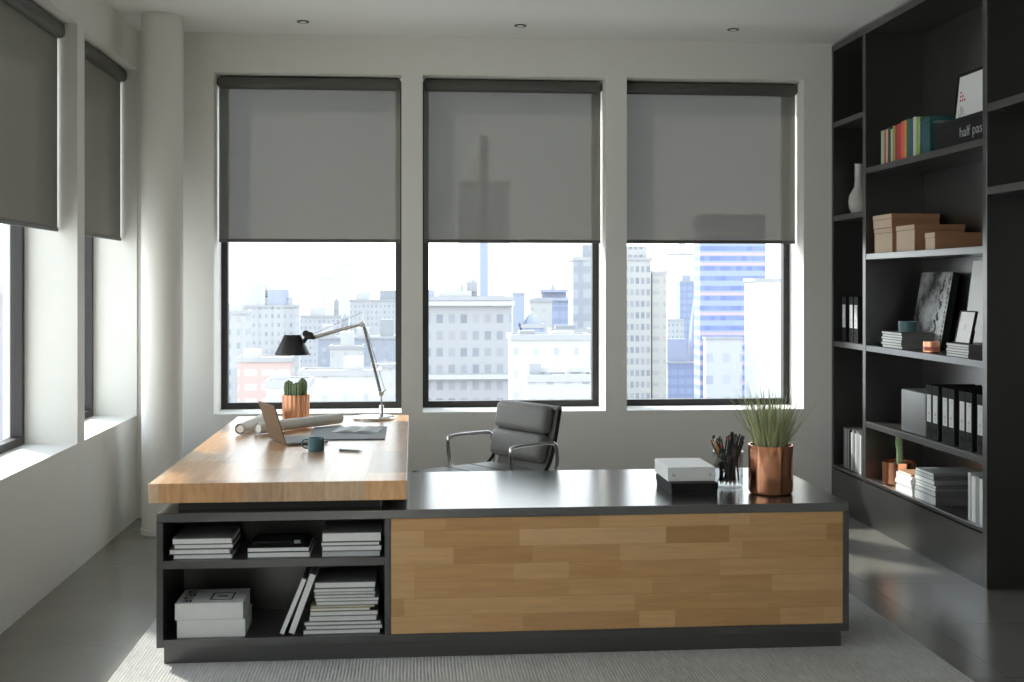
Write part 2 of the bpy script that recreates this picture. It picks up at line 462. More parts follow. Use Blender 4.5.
def bay_stack(rows, place, group, ztop_first):
    """rows from the bottom up: x0, x1, height, cover, pages, depth"""
    z = ztop_first; n = len(rows)
    for i, (x0, x1, h, cov, pg, d) in enumerate(rows):
        k = n - 1 - i
        o = ORD[k] if k < n - 1 else 'lowest'
        flat_book('magazine', '%s magazine %s' % (o, place), 'magazine', group, x0, yb + random.uniform(0, .006), z, x1 - x0, d, h - .0008, cov, pg)
        z += h
bay_stack([(-.941, -.713, .0195, 'cover_dark', 'paper', .22), (-.957, -.721, .021, 'cover_dark', 'paper', .22), (-.939, -.709, .0185, 'cover_dark', 'paper', .22), (-.945, -.713, .024, 'cover_dark', 'paper', .24)],
          'of the stack nearest the left wall, upper bay shelf', 'magazines at the left of the upper bay shelf', .4145)
bay_stack([(-.654, -.408, .0225, 'cover_dark', 'paper', .22), (-.654, -.412, .0195, 'cover_black', 'paper', .22)],
          'of the low middle stack on the upper bay shelf', 'magazines in the middle of the upper bay shelf', .4145)
t = thing('black_case', 'flat black folder lying on the low middle magazine stack', 'folder', (-.64, yb + .05, .457), 0)
link('body', box(BM(), 0, .21, 0, .16, 0, .012, .003), 'cover_black', t); link('clasp', box(BM(), .165, .19, -.003, .004, .003, .016, .001), 'cover_mid', t)
bay_stack([(-.361, -.131, .0215, 'cover_mid', 'paper_grey', .22), (-.361, -.125, .0215, 'cover_dark', 'paper', .22), (-.365, -.133, .0155, 'cover_dark', 'paper', .22), (-.361, -.127, .037, 'cover_dark', 'paper', .24)],
          'of the stack beside the wood panel, upper bay shelf', 'magazines at the right of the upper bay shelf', .4145)
big = [(-.435, -.131, .019, 'cover_dark', 'paper'), (-.425, -.122, .016, 'cover_mid', 'paper'), (-.432, -.128, .015, 'cover_dark', 'paper'), (-.412, -.145, .022, 'cover_mid', 'paper'), (-.408, -.139, .020, 'cover_dark', 'paper'),
       (-.408, -.171, .012, 'cover_ochre', 'paper'), (-.405, -.152, .009, 'cover_ochre', 'paper_grey'), (-.384, -.139, .016, 'cover_mid', 'paper'), (-.388, -.136, .014, 'cover_mid', 'paper'),
       (-.392, -.151, .012, 'cover_mid', 'paper'), (-.390, -.149, .012, 'cover_mid', 'paper'), (-.394, -.153, .014, 'cover_mid', 'paper'), (-.390, -.150, .025, 'cover_dark', 'paper')]
bay_stack([b + (.24,) for b in big], 'of the tallest stack in the lower bay', 'magazines in the tall stack of the lower bay', .1065)
# two large white volumes with printed marks on the upper one
t1 = flat_book('large_book', 'thick white book, lower of the two in the bottom left of the bay', 'book', 'large white books', -.926, yb, .1065, .264, .22, .069, 'cover_white', 'paper', spine='front')
t1 = flat_book('large_book', 'thick white book with black printed marks on its cover, upper of the two', 'book', 'large white books', -.934, yb, .1765, .264, .22, .064, 'cover_white', 'paper', spine='front')
bm = BM(); h = .064
for q in ((.125, .215, .050, .057), (.125, .215, .150, .157), (.125, .132, .057, .150), (.208, .215, .057, .150), (.15, .19, .095, .112)):
    box(bm, q[0], q[1], q[2], q[3], h, h + .0006)
link('cover_emblem', bm, 'ink', t1)
bm = BM()
for i in range(4):
    y0 = .02 + i * .047
    box(bm, .022, .058, y0, y0 + .008, h, h + .0006); box(bm, .022, .058, y0 + .026, y0 + .034, h, h + .0006)
    if i % 2: box(bm, .022, .030, y0 + .008, y0 + .026, h, h + .0006)
    else: box(bm, .050, .058, y0 + .008, y0 + .026, h, h + .0006); box(bm, .036, .042, y0 + .008, y0 + .026, h, h + .0006)
link('cover_lettering', bm, 'ink', t1)
# two leaning volumes
for (xb, xt, th, H, lab) in ((-.482, -.396, .024, .250, 'taller pale book leaning against the tall magazine stack'), (-.520, -.430, .018, .236, 'shorter thin pale book leaning on the taller leaning book')):
    a = math.asin((xt - xb) / H)
    t = thing('leaning_book', lab, 'book', (xb, yb + .004, .1065 + th * .5 * math.sin(a)), 0, 'leaning books'); t.rotation_euler[1] = a
    link('cover', box(BM(), -th / 2, th / 2, .002, .21, 0, H, .001, 1), 'cover_mid', t)
    link('pages', box(BM(), -th / 2 + .001, th / 2 - .001, 0, .205, .002, H - .002), 'paper', t)

# ---- bookcase: coloured books, spines facing the room (local x = depth into the shelf, y = thickness towards the camera)
def up_book(label, group, y1, y0, z, H, mat, d=.17, x=XS + .03, pages='paper', name='book', cat='book'):
    t = thing(name, label, cat, (x, y0, z), 0, group); w = y1 - y0 - .001; c = .002
    bm = BM(); box(bm, 0, c, 0, w, 0, H); box(bm, c, d, 0, c, 0, H); box(bm, c, d, w - c, w, 0, H)
    link('cover', bm, mat, t)
    link('pages', box(BM(), c, d - .004, c, w - c, .003, H - .004), pages, t)
    return t
zt = 2.223
cb = [(6.973, 6.927, .207, 'pale_green', 'pale green'), (6.927, 6.897, .208, 'brick', 'brick red'), (6.897, 6.867, .207, 'cream', 'thin cream'), (6.867, 6.826, .213, 'teal_night', 'dark teal'),
      (6.826, 6.800, .200, 'offwhite', 'thin off-white'), (6.800, 6.763, .215, 'gold', 'golden'), (6.763, 6.734, .210, 'brown', 'brown'), (6.734, 6.677, .216, 'red', 'bright red'),
      (6.677, 6.635, .223, 'coral', 'coral'), (6.635, 6.600, .225, 'orange', 'orange'), (6.600, 6.559, .227, 'forest', 'dark green'), (6.559, 6.518, .224, 'petrol', 'petrol blue'),
      (6.511, 6.471, .226, 'offwhite', 'broad off-white'), (6.471, 6.420, .218, 'lime', 'lime green'), (6.420, 6.392, .210, 'teal_night', 'slim navy teal lettered'), (6.392, 6.29, .205, 'teal_dark', 'thick teal')]
for y1, y0, H, mt, cn in cb:
    t = up_book('%s upright book on the high bookcase shelf' % cn, 'coloured books on the high shelf', y1, y0, zt, H, mt, d=.19 if cn == 'thick teal' else .17)
    if 'slim navy' in cn:
        text('spine_lettering', 'LANDSCAPE', .026, 'ink_white', t, (-.0006, .022, .19), ((0, 0, -1), (0, 1, 0)), sx=.9)
    if cn == 'thick teal':
        text('cover_lettering', 'LONG LIVED', .022, 'ink_white', t, (.02, -.0006, .165), ((1, 0, 0), (0, 0, 1)))
# black storage box with lettering and a framed print standing on it
t = thing('black_box', 'long black storage box with pale lettering on the high shelf', 'box', (XS + .03, 5.65, zt))
link('body', box(BM(), 0, .24, 0, .577, 0, .125, .002), 'black_box', t); link('lid', box(BM(), -.002, .242, -.002, .579, .112, .145, .002), 'black_box', t)
text('lettering', 'half pas', .075, 'ink_grey', t, (-.003, .283, .040), ((0, -1, 0), (0, 0, 1)), sx=1.12)
def leaning_frame(name, label, cat, x, y0, w, z, H, lean, th, border, fmat, fill, rim=True):
    """frame face towards the room (-x), y0 = edge nearest the camera"""
    a = math.atan2(lean, H)
    t = thing(name, label, cat, (x, y0, z), 0); t.rotation_euler[1] = a
    HH = math.hypot(H, lean)
    bm = BM()
    if border > 0:
        for q in ((0, w, 0, border), (0, w, HH - border, HH), (0, border, border, HH - border), (w - border, w, border, HH - border)):
            box(bm, 0, th, q[0], q[1], q[2], q[3])
        box(bm, th * .5, th, border, w - border, border, HH - border)
        link('frame', bm, fmat, t)
        link('picture', box(BM(), th * .3, th * .5, border, w - border, border, HH - border), fill, t)
    else:
        link('canvas_body', box(BM(), .001, th, 0, w, 0, HH), fmat, t)
        link('picture', box(BM(), 0, .001, .001, w - .001, .001, HH - .001), fill, t)
    return t, HH
t, HH = leaning_frame('picture_frame', 'black framed print with red and grey figures, standing on the black storage box', 'picture', 2.945, 5.86, .375, zt + .1455, .275, .030, .014, .016, 'black_box', 'white_box')
bm = BM()
for i in range(3):
    for k in range(i + 1 if i < 2 else 3):
        box(bm, .0036, .0042, .315 - k * .025, .330 - k * .025, .165 - i * .022, .177 - i * .022)
link('red_marks', bm, 'ink_red', t)
bm = BM()
for i in range(10):
    y = .33 - random.random() * .08; zz = .03 + random.random() * .07
    box(bm, .0036, .0042, y - .018, y + .004, zz, zz + .003); box(bm, .0036, .0042, y, y + .003, zz - .012, zz + .012)
link('grey_marks', bm, 'ink_grey', t)

# kraft boxes
def kraft(label, y0, y1, z, H, d, x=XS + .028):
    t = thing('kraft_box', label, 'box', (x, y0, z), 0, 'kraft storage boxes'); w = y1 - y0
    lid = .030
    link('body', box(BM(), .003, d - .003, .003, w - .003, 0, H - lid, .001, 1), 'kraft', t)
    link('lid', box(BM(), 0, d, 0, w, H - lid, H, .0015, 1), 'kraft', t)
    link('lit_front', box(BM(), -.0008, .0, .002, w - .002, H - lid + .002, H - .002), 'kraft_lit', t)  # thin sheets over the box front, window light painted into their colour
    link('lit_front', box(BM(), .0015, .003, .005, w - .005, .002, H - lid - .001), 'kraft_lit', t)
zk = 1.688
kraft('brown kraft box with lid, lower box under the stacked one', 6.80, 7.075, zk, .150, .29)
kraft('brown kraft box stacked on top of another kraft box', 6.81, 7.095, zk + .1505, .082, .30)
kraft('tall brown kraft box standing between the stacked pair and the low one', 6.487, 6.745, zk, .152, .30)
kraft('low brown kraft box beside the upright nearest the camera', 6.225, 6.35, zk, .095, .32)
kraft2 = None

# shelf with pictures
zs = 1.119
def shelf_stack(rows, x, group, place, z, nm='magazine'):
    n = len(rows)
    for i, (y0, y1, h, cov, pg, d) in enumerate(rows):
        k = n - 1 - i
        t = thing(nm, '%s %s, %s' % (ORD[k] if k < n - 1 else 'lowest', nm, place), nm, (x + random.uniform(0, .008), y0, z), 0, group)
        c = min(.002, h * .12); w = y1 - y0
        bm = BM(); box(bm, 0, d, 0, w, 0, c); box(bm, 0, d, 0, w, h - c - .0006, h - .0006); box(bm, c, d, 0, c, c, h - c - .0006)
        link('cover', bm, cov, t)
        link('pages', box(BM(), .001, d - .004, c, w - .001, c, h - c - .0006), pg, t)
        z += h
shelf_stack([(6.675 + (i % 3) * .006, 6.965 + (i % 2) * .012, h, 'cover_dark', 'paper', .25) for i, h in enumerate((.017, .015, .018, .014, .016, .015))],
            XS + .03, 'magazines under the teal bowl', 'in the stack under the teal bowl', zs)
bowl = lathe(BM(), [(.046, 0), (.053, .004), (.055, .066), (.051, .066), (.048, .008)], 40)
tag(link('teal_bowl', bowl, 'teal', loc=(2.90, 6.72, zs + .0965), smooth=True), 'round teal bowl standing on a stack of magazines', 'bowl')
t = thing('copper_candle', 'small copper candle jar in front of the leaning photograph', 'candle', (2.885, 6.37, zs))
link('jar', lathe(BM(), [(.040, 0), (.045, .003), (.045, .060), (.041, .060), (.041, .006)], 40), 'copper_satin', t, smooth=True)
link('wax', lathe(BM(), [(.040, .0), (.040, .048), (.001, .050)], 30), 'cream', t)
link('band', lathe(BM(), [(.0452, .010), (.0458, .012), (.0458, .030), (.0452, .032)], 40, cap0=False), 'coral', t)
t, HH = leaning_frame('photo_canvas', 'large grey black and white photograph on black canvas leaning on the back panel', 'picture', 3.030, 6.58, .42, zs, .452, .080, .042, 0, 'black_box', 'print')
bm = BM(); random.seed(3)
for i in range(15):
    z0 = .02 + i * .028
    box(bm, -.0008, .0, .012, .026 + random.random() * .012, z0, z0 + .006); box(bm, -.0008, .0, .018, .024, z0, z0 + .017)
link('edge_lettering', bm, 'ink', t)
bm = BM()
for i in range(26):
    q = i / 25; y = .135 - .05 * q + random.uniform(-.02, .02); z0 = .02 + q * .40
    r = random.uniform(.006, .020); Rm = Matrix.Translation((0, y, z0)) @ Matrix.Rotation(-PI / 2, 4, 'Y') @ Matrix.Rotation(random.random() * 3, 4, 'Z') @ Matrix.Scale(random.uniform(.3, .8), 4, (1, 0, 0))
    lathe(bm, [(r, 0), (r * .98, .0006 + i * .00002)], 9, cap0=False, cap1=True, mat=Rm)
link('dark_blossoms', bm, 'ink', t)
t, HH = leaning_frame('picture_frame', 'small black framed white picture standing on the short magazine stack', 'picture', 2.872, 5.895, .175, zs + .0685, .172, .036, .014, .006, 'black_box', 'white_box')
link('drawing', lathe(BM(), [(.016, 0), (.018, .0006)], 24, cap1=True, mat=Matrix.Translation((.0042, .09, .09)) @ Matrix.Rotation(-PI / 2, 4, 'Y')), 'cover_white', t)
link('easel_strut', box(BM(), .014, .060, .085, .091, .006, .08), 'black_box', t)
t, HH = leaning_frame('white_panel', 'tall blank white panel leaning in the corner behind the small picture', 'picture', 3.085, 5.72, .70, zs, .512, .066, .018, 0, 'cover_white', 'white_box')  # plain white panel leaning at the back
shelf_stack([(5.845 + (i % 2) * .006, 6.09 + (i % 3) * .006, h, 'cover_dark', 'paper', .25) for i, h in enumerate((.014, .012, .015, .012, .015))],
            XS + .03, 'magazines under the small picture', 'in the short stack under the small picture', zs)

# binder shelf
zb = .645
t = thing('silver_box', 'rounded silver metal box file beside the black binders', 'box', (XS + .03, 6.345, zb))
link('body', box(BM(), 0, .26, 0, .335, 0, .245, .012, 3), 'silver', t, smooth=True)
link('seam', box(BM(), -.0006, .002, .001, .334, .018, .020), 'cover_dark', t)
def binder(label, y1, y0, z, group, d=.28, H=.298, x=XS + .03):
    t = thing('ring_binder', label, 'binder', (x, y0, z), 0, group); w = y1 - y0 - .002
    bm = BM(); box(bm, 0, .003, 0, w, 0, H); box(bm, .003, d, 0, .003, 0, H); box(bm, .003, d, w - .003, w, 0, H)
    link('cover', bm, 'cover_black', t)
    link('paper_block', box(BM(), .03, d - .01, .004, w - .012, .004, H - .012), 'paper', t)
    link('spine_label', box(BM(), -.0012, .0, w * .14, w * .86, .095, .245), 'paper_grey', t)
    bm = BM()
    box(bm, -.0018, -.0011, w * .25, w * .5, .226, .232); box(bm, -.0018, -.0011, w * .35, w * .65, .135, .152); box(bm, -.0018, -.0011, w * .42, w * .55, .105, .125)
    link('label_print', bm, 'ink_grey', t)
    R = Matrix.Translation((-.001, w / 2, .055)) @ Matrix.Rotation(PI / 2, 4, 'Y')
    link('finger_ring', lathe(BM(), [(.010, -.002), (.010, .0015), (.014, .0015), (.014, -.002)], 24, cap0=False, mat=R), 'chrome', t, smooth=True)
    return t
bl = ['black ring binder directly beside the silver box', 'black ring binder, second from the silver box', 'black ring binder, third from the silver box', 'black ring binder, fourth from the silver box',
      'black ring binder, fifth from the silver box', 'black ring binder, sixth from the silver box', 'black ring binder standing alone against the bookcase upright']
for lab, (a, b) in zip(bl, ((6.338, 6.266), (6.262, 6.186), (6.142, 6.070), (6.068, 5.996), (5.945, 5.872), (5.870, 5.797), (5.748, 5.676))):
    binder(lab, a, b, zb, 'black binders on the right bay shelf')
for lab, (a, b) in zip(('black ring binder in the narrow bay, nearest the window wall', 'black ring binder in the narrow bay, middle of three', 'black ring binder in the narrow bay, nearest the upright'),
                       ((7.628, 7.556), (7.502, 7.430), (7.418, 7.346))):
    binder(lab, a, b, zs, 'black binders in the narrow bay')

# bottom shelf
z5 = .290
t = thing('potted_cactus', 'tall thin cactus in a copper pot on the lowest bookcase shelf', 'plant', (2.935, 6.93, z5))
link('pot', lathe(BM(), [(.085, 0), (.098, .006), (.100, .135), (.093, .135), (.090, .02)], 48), 'copper', t, smooth=True)
link('soil', lathe(BM(), [(.088, .02), (.091, .118), (.002, .124)], 32), 'soil', t)
bm = BM(); lathe(bm, [(.014, .11), (.019, .15), (.018, .24), (.019, .30), (.012, .325), (.002, .33)], 16, -.02, -.06)
tube(bm, [(-.02, -.06, .22), (-.02, -.025, .225), (-.02, -.015, .25), (-.02, -.015, .29)], [.009, .010, .010, .006], 10)
link('cactus_stem', bm, 'cactus', t, smooth=True)
rows = [(6.50, 6.735, .030, 'cover_white', 'paper', .17), (6.505, 6.725, .018, 'cover_white', 'paper', .17), (6.50, 6.73, .022, 'cover_white', 'paper', .17), (6.51, 6.715, .024, 'cover_white', 'paper', .17), (6.505, 6.725, .016, 'cover_white', 'paper', .17), (6.52, 6.70, .014, 'kraft', 'paper', .17)]
shelf_stack(rows, XS + .015, 'white books beside the cactus', 'in the white pile between the cactus and the taller pile', z5, 'book')
rows = [(6.215, 6.485, .048, 'cover_dark', 'paper_grey', .31), (6.220, 6.480, .026, 'cover_dark', 'paper_grey', .31), (6.225, 6.475, .018, 'cover_mid', 'paper', .30), (6.212, 6.470, .016, 'cover_dark', 'paper', .31),
        (6.235, 6.485, .026, 'cover_mid', 'paper', .31), (6.240, 6.480, .024, 'cover_dark', 'paper_grey', .31), (6.245, 6.470, .014, 'cover_mid', 'paper', .29)]
shelf_stack(rows, XS + .025, 'large books in the tallest pile of the lowest shelf', 'in the tallest pile on the lowest bookcase shelf', z5, 'book')
names4 = ['pale upright book, furthest from the bookcase upright', 'white upright book with a plain spine, second in the row', 'pale grey upright book, third in the row', 'white upright book, closest to the bookcase upright']
for lab, (a, b, H, m_) in zip(names4, ((5.842, 5.812, .245, 'paper_grey'), (5.805, 5.762, .232, 'cover_white'), (5.760, 5.722, .238, 'cover_mid'), (5.720, 5.682, .232, 'cover_white'))):
    up_book(lab + ' on the lowest shelf', 'upright pale books on the lowest shelf', a, b, z5, H, m_, d=.2)

# narrow bay: magazines standing upright, vase
mags = [(.030, 'cover_dark'), (.022, 'cover_mid'), (.028, 'cover_dark'), (.02, 'cover_mid'), (.03, 'cover_black'), (.024, 'paper_grey'), (.02, 'cover_mid'), (.03, 'cover_dark'), (.022, 'paper_grey'), (.026, 'cover_mid'), (.03, 'cover_mid'), (.025, 'paper_grey')]
y = 7.60
for i, (w, m_) in enumerate(mags):
    up_book('%s upright magazine from the window wall at the narrow bay foot' % ['first', 'second', 'third', 'fourth', 'fifth', 'sixth', 'seventh', 'eighth', 'ninth', 'tenth', 'eleventh', 'last'][i],
            'upright magazines at the foot of the narrow bay', y, y - w, z5, .262 - .008 * (i % 3), m_, d=.2, name='magazine', cat='magazine')
    y -= w
tag(link('bottle_vase', lathe(BM(), [(.030, 0), (.046, .004), (.062, .04), (.068, .085), (.062, .125), (.044, .158), (.030, .18), (.027, .21), (.027, .325), (.030, .332), (.023, .332), (.021, .22)], 48), 'vase', loc=(2.925, 7.55, 1.957), smooth=True),
    'pale mottled bottle vase with a long neck in the narrow bay', 'vase')

# ------------------------------------------------------------------ on the counter
t = thing('black_box', 'flat black lidded box under the white box on the low unit', 'box', (1.095, 4.935, ch), math.radians(2))
link('body', box(BM(), 0, .20, 0, .27, 0, .034, .002), 'black_box', t); link('lid', box(BM(), -.003, .203, -.003, .273, .022, .051, .003), 'black_box', t)
t = thing('white_box', 'flat white box stacked on the black box', 'box', (1.088, 4.985, ch + .0515), 0)
link('body', box(BM(), .001, .205, .001, .270, 0, .030, .001, 1), 'white_box', t); link('lid', box(BM(), 0, .206, 0, .271, .003, .060, .002), 'white_box', t)
bm = BM(); box(bm, .020, .036, -.0006, .0, .022, .026); box(bm, .020, .022, -.0006, .0, .026, .036); box(bm, .028, .030, -.0006, .0, .026, .032); box(bm, .180, .183, -.0006, .0, .022, .034); box(bm, .186, .192, -.0006, .0, .022, .025); box(bm, .186, .192, -.0006, .0, .031, .034)
link('front_mark', bm, 'ink_grey', t)
gx, gy = 1.388, 5.12
t = thing('glass_jar', 'clear glass jar full of pencils between white box and grass pot', 'jar', (gx, gy, ch))
link('glass_wall', lathe(BM(), [(.062, 0), (.066, .004), (.067, .160), (.063, .160), (.061, .014), (.001, .012)], 48), 'glass', t, smooth=True)
random.seed(21)
kinds = [('dark_pencil', 'black_plastic', 'brick', 'black pencil standing in the glass jar', 34), ('wooden_pencil', 'orange', 'offwhite', 'orange pencil standing in the glass jar', 2), ('white_pencil', 'offwhite', 'ink', 'pale pencil standing in the glass jar', 4)]
for nm, mt, tip, lab, n in kinds:
    for i in range(n):
        a = random.uniform(0, 2 * PI); rb = random.uniform(.012, .052)
        a2 = a + random.uniform(-.9, 1.6) + (2.2 if i % 4 == 0 else 0); rt = random.uniform(.03, .057)
        if nm == 'wooden_pencil': a2 = PI + random.uniform(-.5, .4); rt = .045
        L = random.uniform(.20, .232)
        p0 = Vector((rb * math.cos(a), rb * math.sin(a), .016)); p1 = Vector((rt * math.cos(a2), rt * math.sin(a2), .16))
        d = (p1 - p0).normalized()
        o = thing(nm, lab, 'pencil', (gx, gy, ch), 0, lab.split(' standing')[0] + 's in the jar')
        link('shaft', tube(BM(), [p0 + d * .018, p0 + d * (L - .014)], .0039, 6), mt, o)
        link('point', tube(BM(), [p0, p0 + d * .018], [.0006, .0038], 6), 'offwhite', o)
        link('end_cap', tube(BM(), [p0 + d * (L - .014), p0 + d * L], .0040, 6), tip if nm != 'dark_pencil' or i % 6 == 0 else 'black_plastic', o)
random.seed(5)
t = thing('potted_grass', 'spiky green ornamental grass in a polished copper pot', 'plant', (1.533, 4.965, ch))
link('pot', lathe(BM(), [(.080, 0), (.090, .005), (.0945, .016), (.0945, .208), (.089, .208), (.087, .03)], 64), 'copper', t, smooth=True)
link('soil', lathe(BM(), [(.084, .03), (.087, .183), (.002, .190)], 32), 'soil', t)
bm = BM()
def blade(bm, x, y, ang, lean, L, w, droop):
    k = 7; pts = []
    for i in range(k + 1):
        s_ = i / k
        r_ = lean * L * s_ + droop * L * s_ ** 2.6
        zz = .185 + L * s_ * math.sqrt(max(.05, 1 - lean ** 2)) - droop * L * .7 * s_ ** 3
        pts.append(Vector((x + math.cos(ang) * r_, y + math.sin(ang) * r_, zz)))
    sd = Vector((-math.sin(ang), math.cos(ang), 0))
    sd = (sd + Vector((random.uniform(-.6, .6), random.uniform(-.6, .6), 0))).normalized()
    vs = []
    for i, p in enumerate(pts):
        ww = w * (1 - (i / k) ** 2.2) + .0003
        vs.append((bm.verts.new(p - sd * ww), bm.verts.new(p + sd * ww * .2 + Vector((0, 0, 0)) + sd.cross(Vector((0, 0, 1))) * ww * .5), bm.verts.new(p + sd * ww)))
    for a, b in zip(vs, vs[1:]):
        bm.faces.new((a[0], a[1], b[1], b[0])); bm.faces.new((a[1], a[2], b[2], b[1]))
for i in range(300):
    a = random.uniform(0, 2 * PI); r = .060 * math.sqrt(random.random())
    ln = min(.72, abs(random.gauss(.10, .17)) + r * 4.0)
    blade(bm, r * math.cos(a), r * math.sin(a), a + random.uniform(-.6, .6), ln, random.uniform(.14, .335) * (1 - .35 * ln), random.uniform(.0018, .0032), random.uniform(0, .12))
blade(bm, .02, 0, -.05, .62, .24, .0018, .28); blade(bm, .03, 0, -.2, .8, .19, .0015, .45); blade(bm, -.02, 0, 3.0, .60, .22, .0018, .1); blade(bm, -.03, 0, 2.4, .3, .29, .002, .03)
link('foliage', bm, 'grass', t)

# ------------------------------------------------------------------ on the wooden desk
zd = .721
lamp = thing('desk_lamp', 'silver articulated desk lamp with black conical shade', 'lamp', (-.226, 6.86, zd))
ox, oz = -.226, zd
def L_(x, z, y=0): return (x - ox, y, z - oz)
link('base', lathe(BM(), [(.118, 0), (.122, .003), (.122, .011), (.118, .014), (.001, .0145)], 64), 'chrome', lamp, smooth=True)
bm = BM(); lathe(bm, [(.013, .014), (.013, .076), (.010, .080), (.0045, .081), (.0045, .140)], 20, .044, 0, False, True)
link('stem', bm, 'chrome', lamp, smooth=True)
la = link('lower_arm', tube(BM(), [L_(-.187, .872), L_(-.285, 1.262)], .0085, 12), 'cover_mid', lamp, smooth=True)
link('tension_wire', tube(BM(), [L_(-.160, .880, .006), L_(-.272, 1.250, .006)], .0016, 6), 'chrome', la)
ua = link('upper_arm', tube(BM(), [L_(-.297, 1.268), L_(-.42, 1.236), L_(-.565, 1.194)], [.008, .011, .013], 12), 'chrome', lamp, smooth=True)
link('tension_wire', tube(BM(), [L_(-.288, 1.338), L_(-.565, 1.215)], .0014, 6), 'chrome', ua)
bm = BM()
for x, z, r in ((-.182, .868, .014), (-.291, 1.266, .016)):
    R = Matrix.Translation(L_(x, z)) @ Matrix.Rotation(PI / 2, 4, 'X'); lathe(bm, [(r, -.016), (r, .016)], 20, cap0=True, cap1=True, mat=R)
tube(bm, [L_(-.182, .868), L_(-.156, .893)], [.006, .003], 8); tube(bm, [L_(-.291, 1.266), L_(-.288, 1.345)], [.006, .003], 8)
link('joint', bm, 'chrome', lamp, smooth=True)
bm = BM()
for (x, z, r) in ((-.590, 1.204, .022), (-.612, 1.215, .020), (-.572, 1.192, .012)):
    R = Matrix.Translation(L_(x, z)) @ Matrix.Rotation(PI / 2, 4, 'X'); lathe(bm, [(r * .8, -.022), (r, -.018), (r, .018), (r * .8, .022)], 20, cap0=True, cap1=True, mat=R)
tube(bm, [L_(-.60, 1.205), L_(-.628, 1.165)], .012, 10)
link('head_joint', bm, 'black_plastic', lamp, smooth=True)
sh = link('lamp_shade', lathe(BM(), [(.100, 1.095 - oz), (.097, 1.105 - oz), (.049, 1.204 - oz), (.045, 1.209 - oz), (.001, 1.210 - oz)], 48, -.690 - ox, 0, False, False), 'shade', lamp, smooth=True)
sh.modifiers.new('thick', 'SOLIDIFY').thickness = .003
link('bulb', lathe(BM(), [(.014, 1.19 - oz), (.016, 1.16 - oz), (.028, 1.135 - oz), (.020, 1.112 - oz), (.002, 1.108 - oz)], 20, -.690 - ox, 0), 'white_box', lamp, smooth=True)

t = thing('cactus_pot', 'three small ribbed cacti in a copper pot under the lamp shade', 'plant', (-.674, 6.895, zd))
bm = BM(); n = 40; prof = [(.071, 0), (.076, .004), (.078, .142), (.073, .142), (.070, .02)]
rings = []
for r, z in prof:
    ring = []
    for i in range(n * 2):
        a = PI * i / n; rr = r * (1 + (.018 if i % 4 < 2 else -.012) * (1 if r > .0705 else 0))
        ring.append(bm.verts.new((rr * math.cos(a), rr * math.sin(a), z)))
    rings.append(ring)
for a, b in zip(rings, rings[1:]):
    for i in range(2 * n): bm.faces.new((a[i], a[(i + 1) % (2 * n)], b[(i + 1) % (2 * n)], b[i]))
bm.faces.new(list(reversed(rings[0])))
link('pot', bm, 'copper_satin', t)
link('soil', lathe(BM(), [(.070, .02), (.071, .125), (.002, .130)], 32), 'soil', t)
def cactus(cx, cy, z0, r, h):
    bm = BM(); ribs = 11; n = ribs * 4; m = 14; rings = []
    for j in range(m + 1):
        s_ = j / m; z = z0 + h * s_
        rad = r * (1 - abs(2 * s_ - 1) ** 3.2) ** .5 if s_ > .5 else r * (.82 + .36 * s_)
        rad = max(rad, .0015)
        rings.append([bm.verts.new((cx + rad * (1 + .13 * math.cos(ribs * 2 * PI * i / n)) * math.cos(2 * PI * i / n), cy + rad * (1 + .13 * math.cos(ribs * 2 * PI * i / n)) * math.sin(2 * PI * i / n), z)) for i in range(n)])
    for a, b in zip(rings, rings[1:]):
        for i in range(n): bm.faces.new((a[i], a[(i + 1) % n], b[(i + 1) % n], b[i]))
    bm.faces.new(rings[-1])
    o = link('cactus_body', bm, 'cactus', t, smooth=True)
    bm = BM()
    for k in range(ribs):
        a = 2 * PI * k / ribs
        pts = []
        for j in range(2, m):
            s_ = j / m; rad = (r * (1 - abs(2 * s_ - 1) ** 3.2) ** .5 if s_ > .5 else r * (.82 + .36 * s_)) * 1.13
            pts.append((cx + rad * math.cos(a), cy + rad * math.sin(a), z0 + h * s_))
        tube(bm, pts, .0011, 4)
    link('spines', bm, 'rib', o)
cactus(-.040, -.012, .115, .024, .110); cactus(.008, -.028, .115, .027, .098); cactus(.036, .016, .115, .024, .120)

def roll(label, a, b, r, mat='plan_paper'):
    a, b = Vector(a), Vector(b); o = thing('paper_roll', label, 'paper roll', a, 0, 'rolled drawings'); d = b - a
    dn = d.normalized(); side = dn.cross(Vector((0, 0, 1))).normalized(); up = side.cross(dn)
    bm = BM(); n = 60; turns = 2.6; rows = []
    for i in range(n + 1):
        t_ = i / n; ang = turns * 2 * PI * t_; rr = r * (1 - .25 * t_)
        off = side * math.cos(ang) * rr + up * math.sin(ang) * rr
        rows.append((bm.verts.new(off), bm.verts.new(off + d)))
    for p, q in zip(rows, rows[1:]): bm.faces.new((p[0], q[0], q[1], p[1]))
    link('sheet', bm, mat, o, smooth=True)
    lb = tube(BM(), [dn * .004, dn * (d.length - .004)], r * .68, 20); link('inner_core', lb, mat, o, smooth=True)
    return o
roll('shorter rolled paper lying between laptop and desk edge', (-.890, 6.185, zd + .030), (-.800, 6.86, zd + .030), .029)
roll('long rolled drawing with faint marks lying in front of the cactus pot', (-.800, 6.19, zd + .032), (-.405, 6.62, zd + .032), .031)

lp = thing('laptop', 'open silver laptop with brown lid seen edge on', 'laptop', (-.655, 5.865, zd), math.radians(-67 + 90))
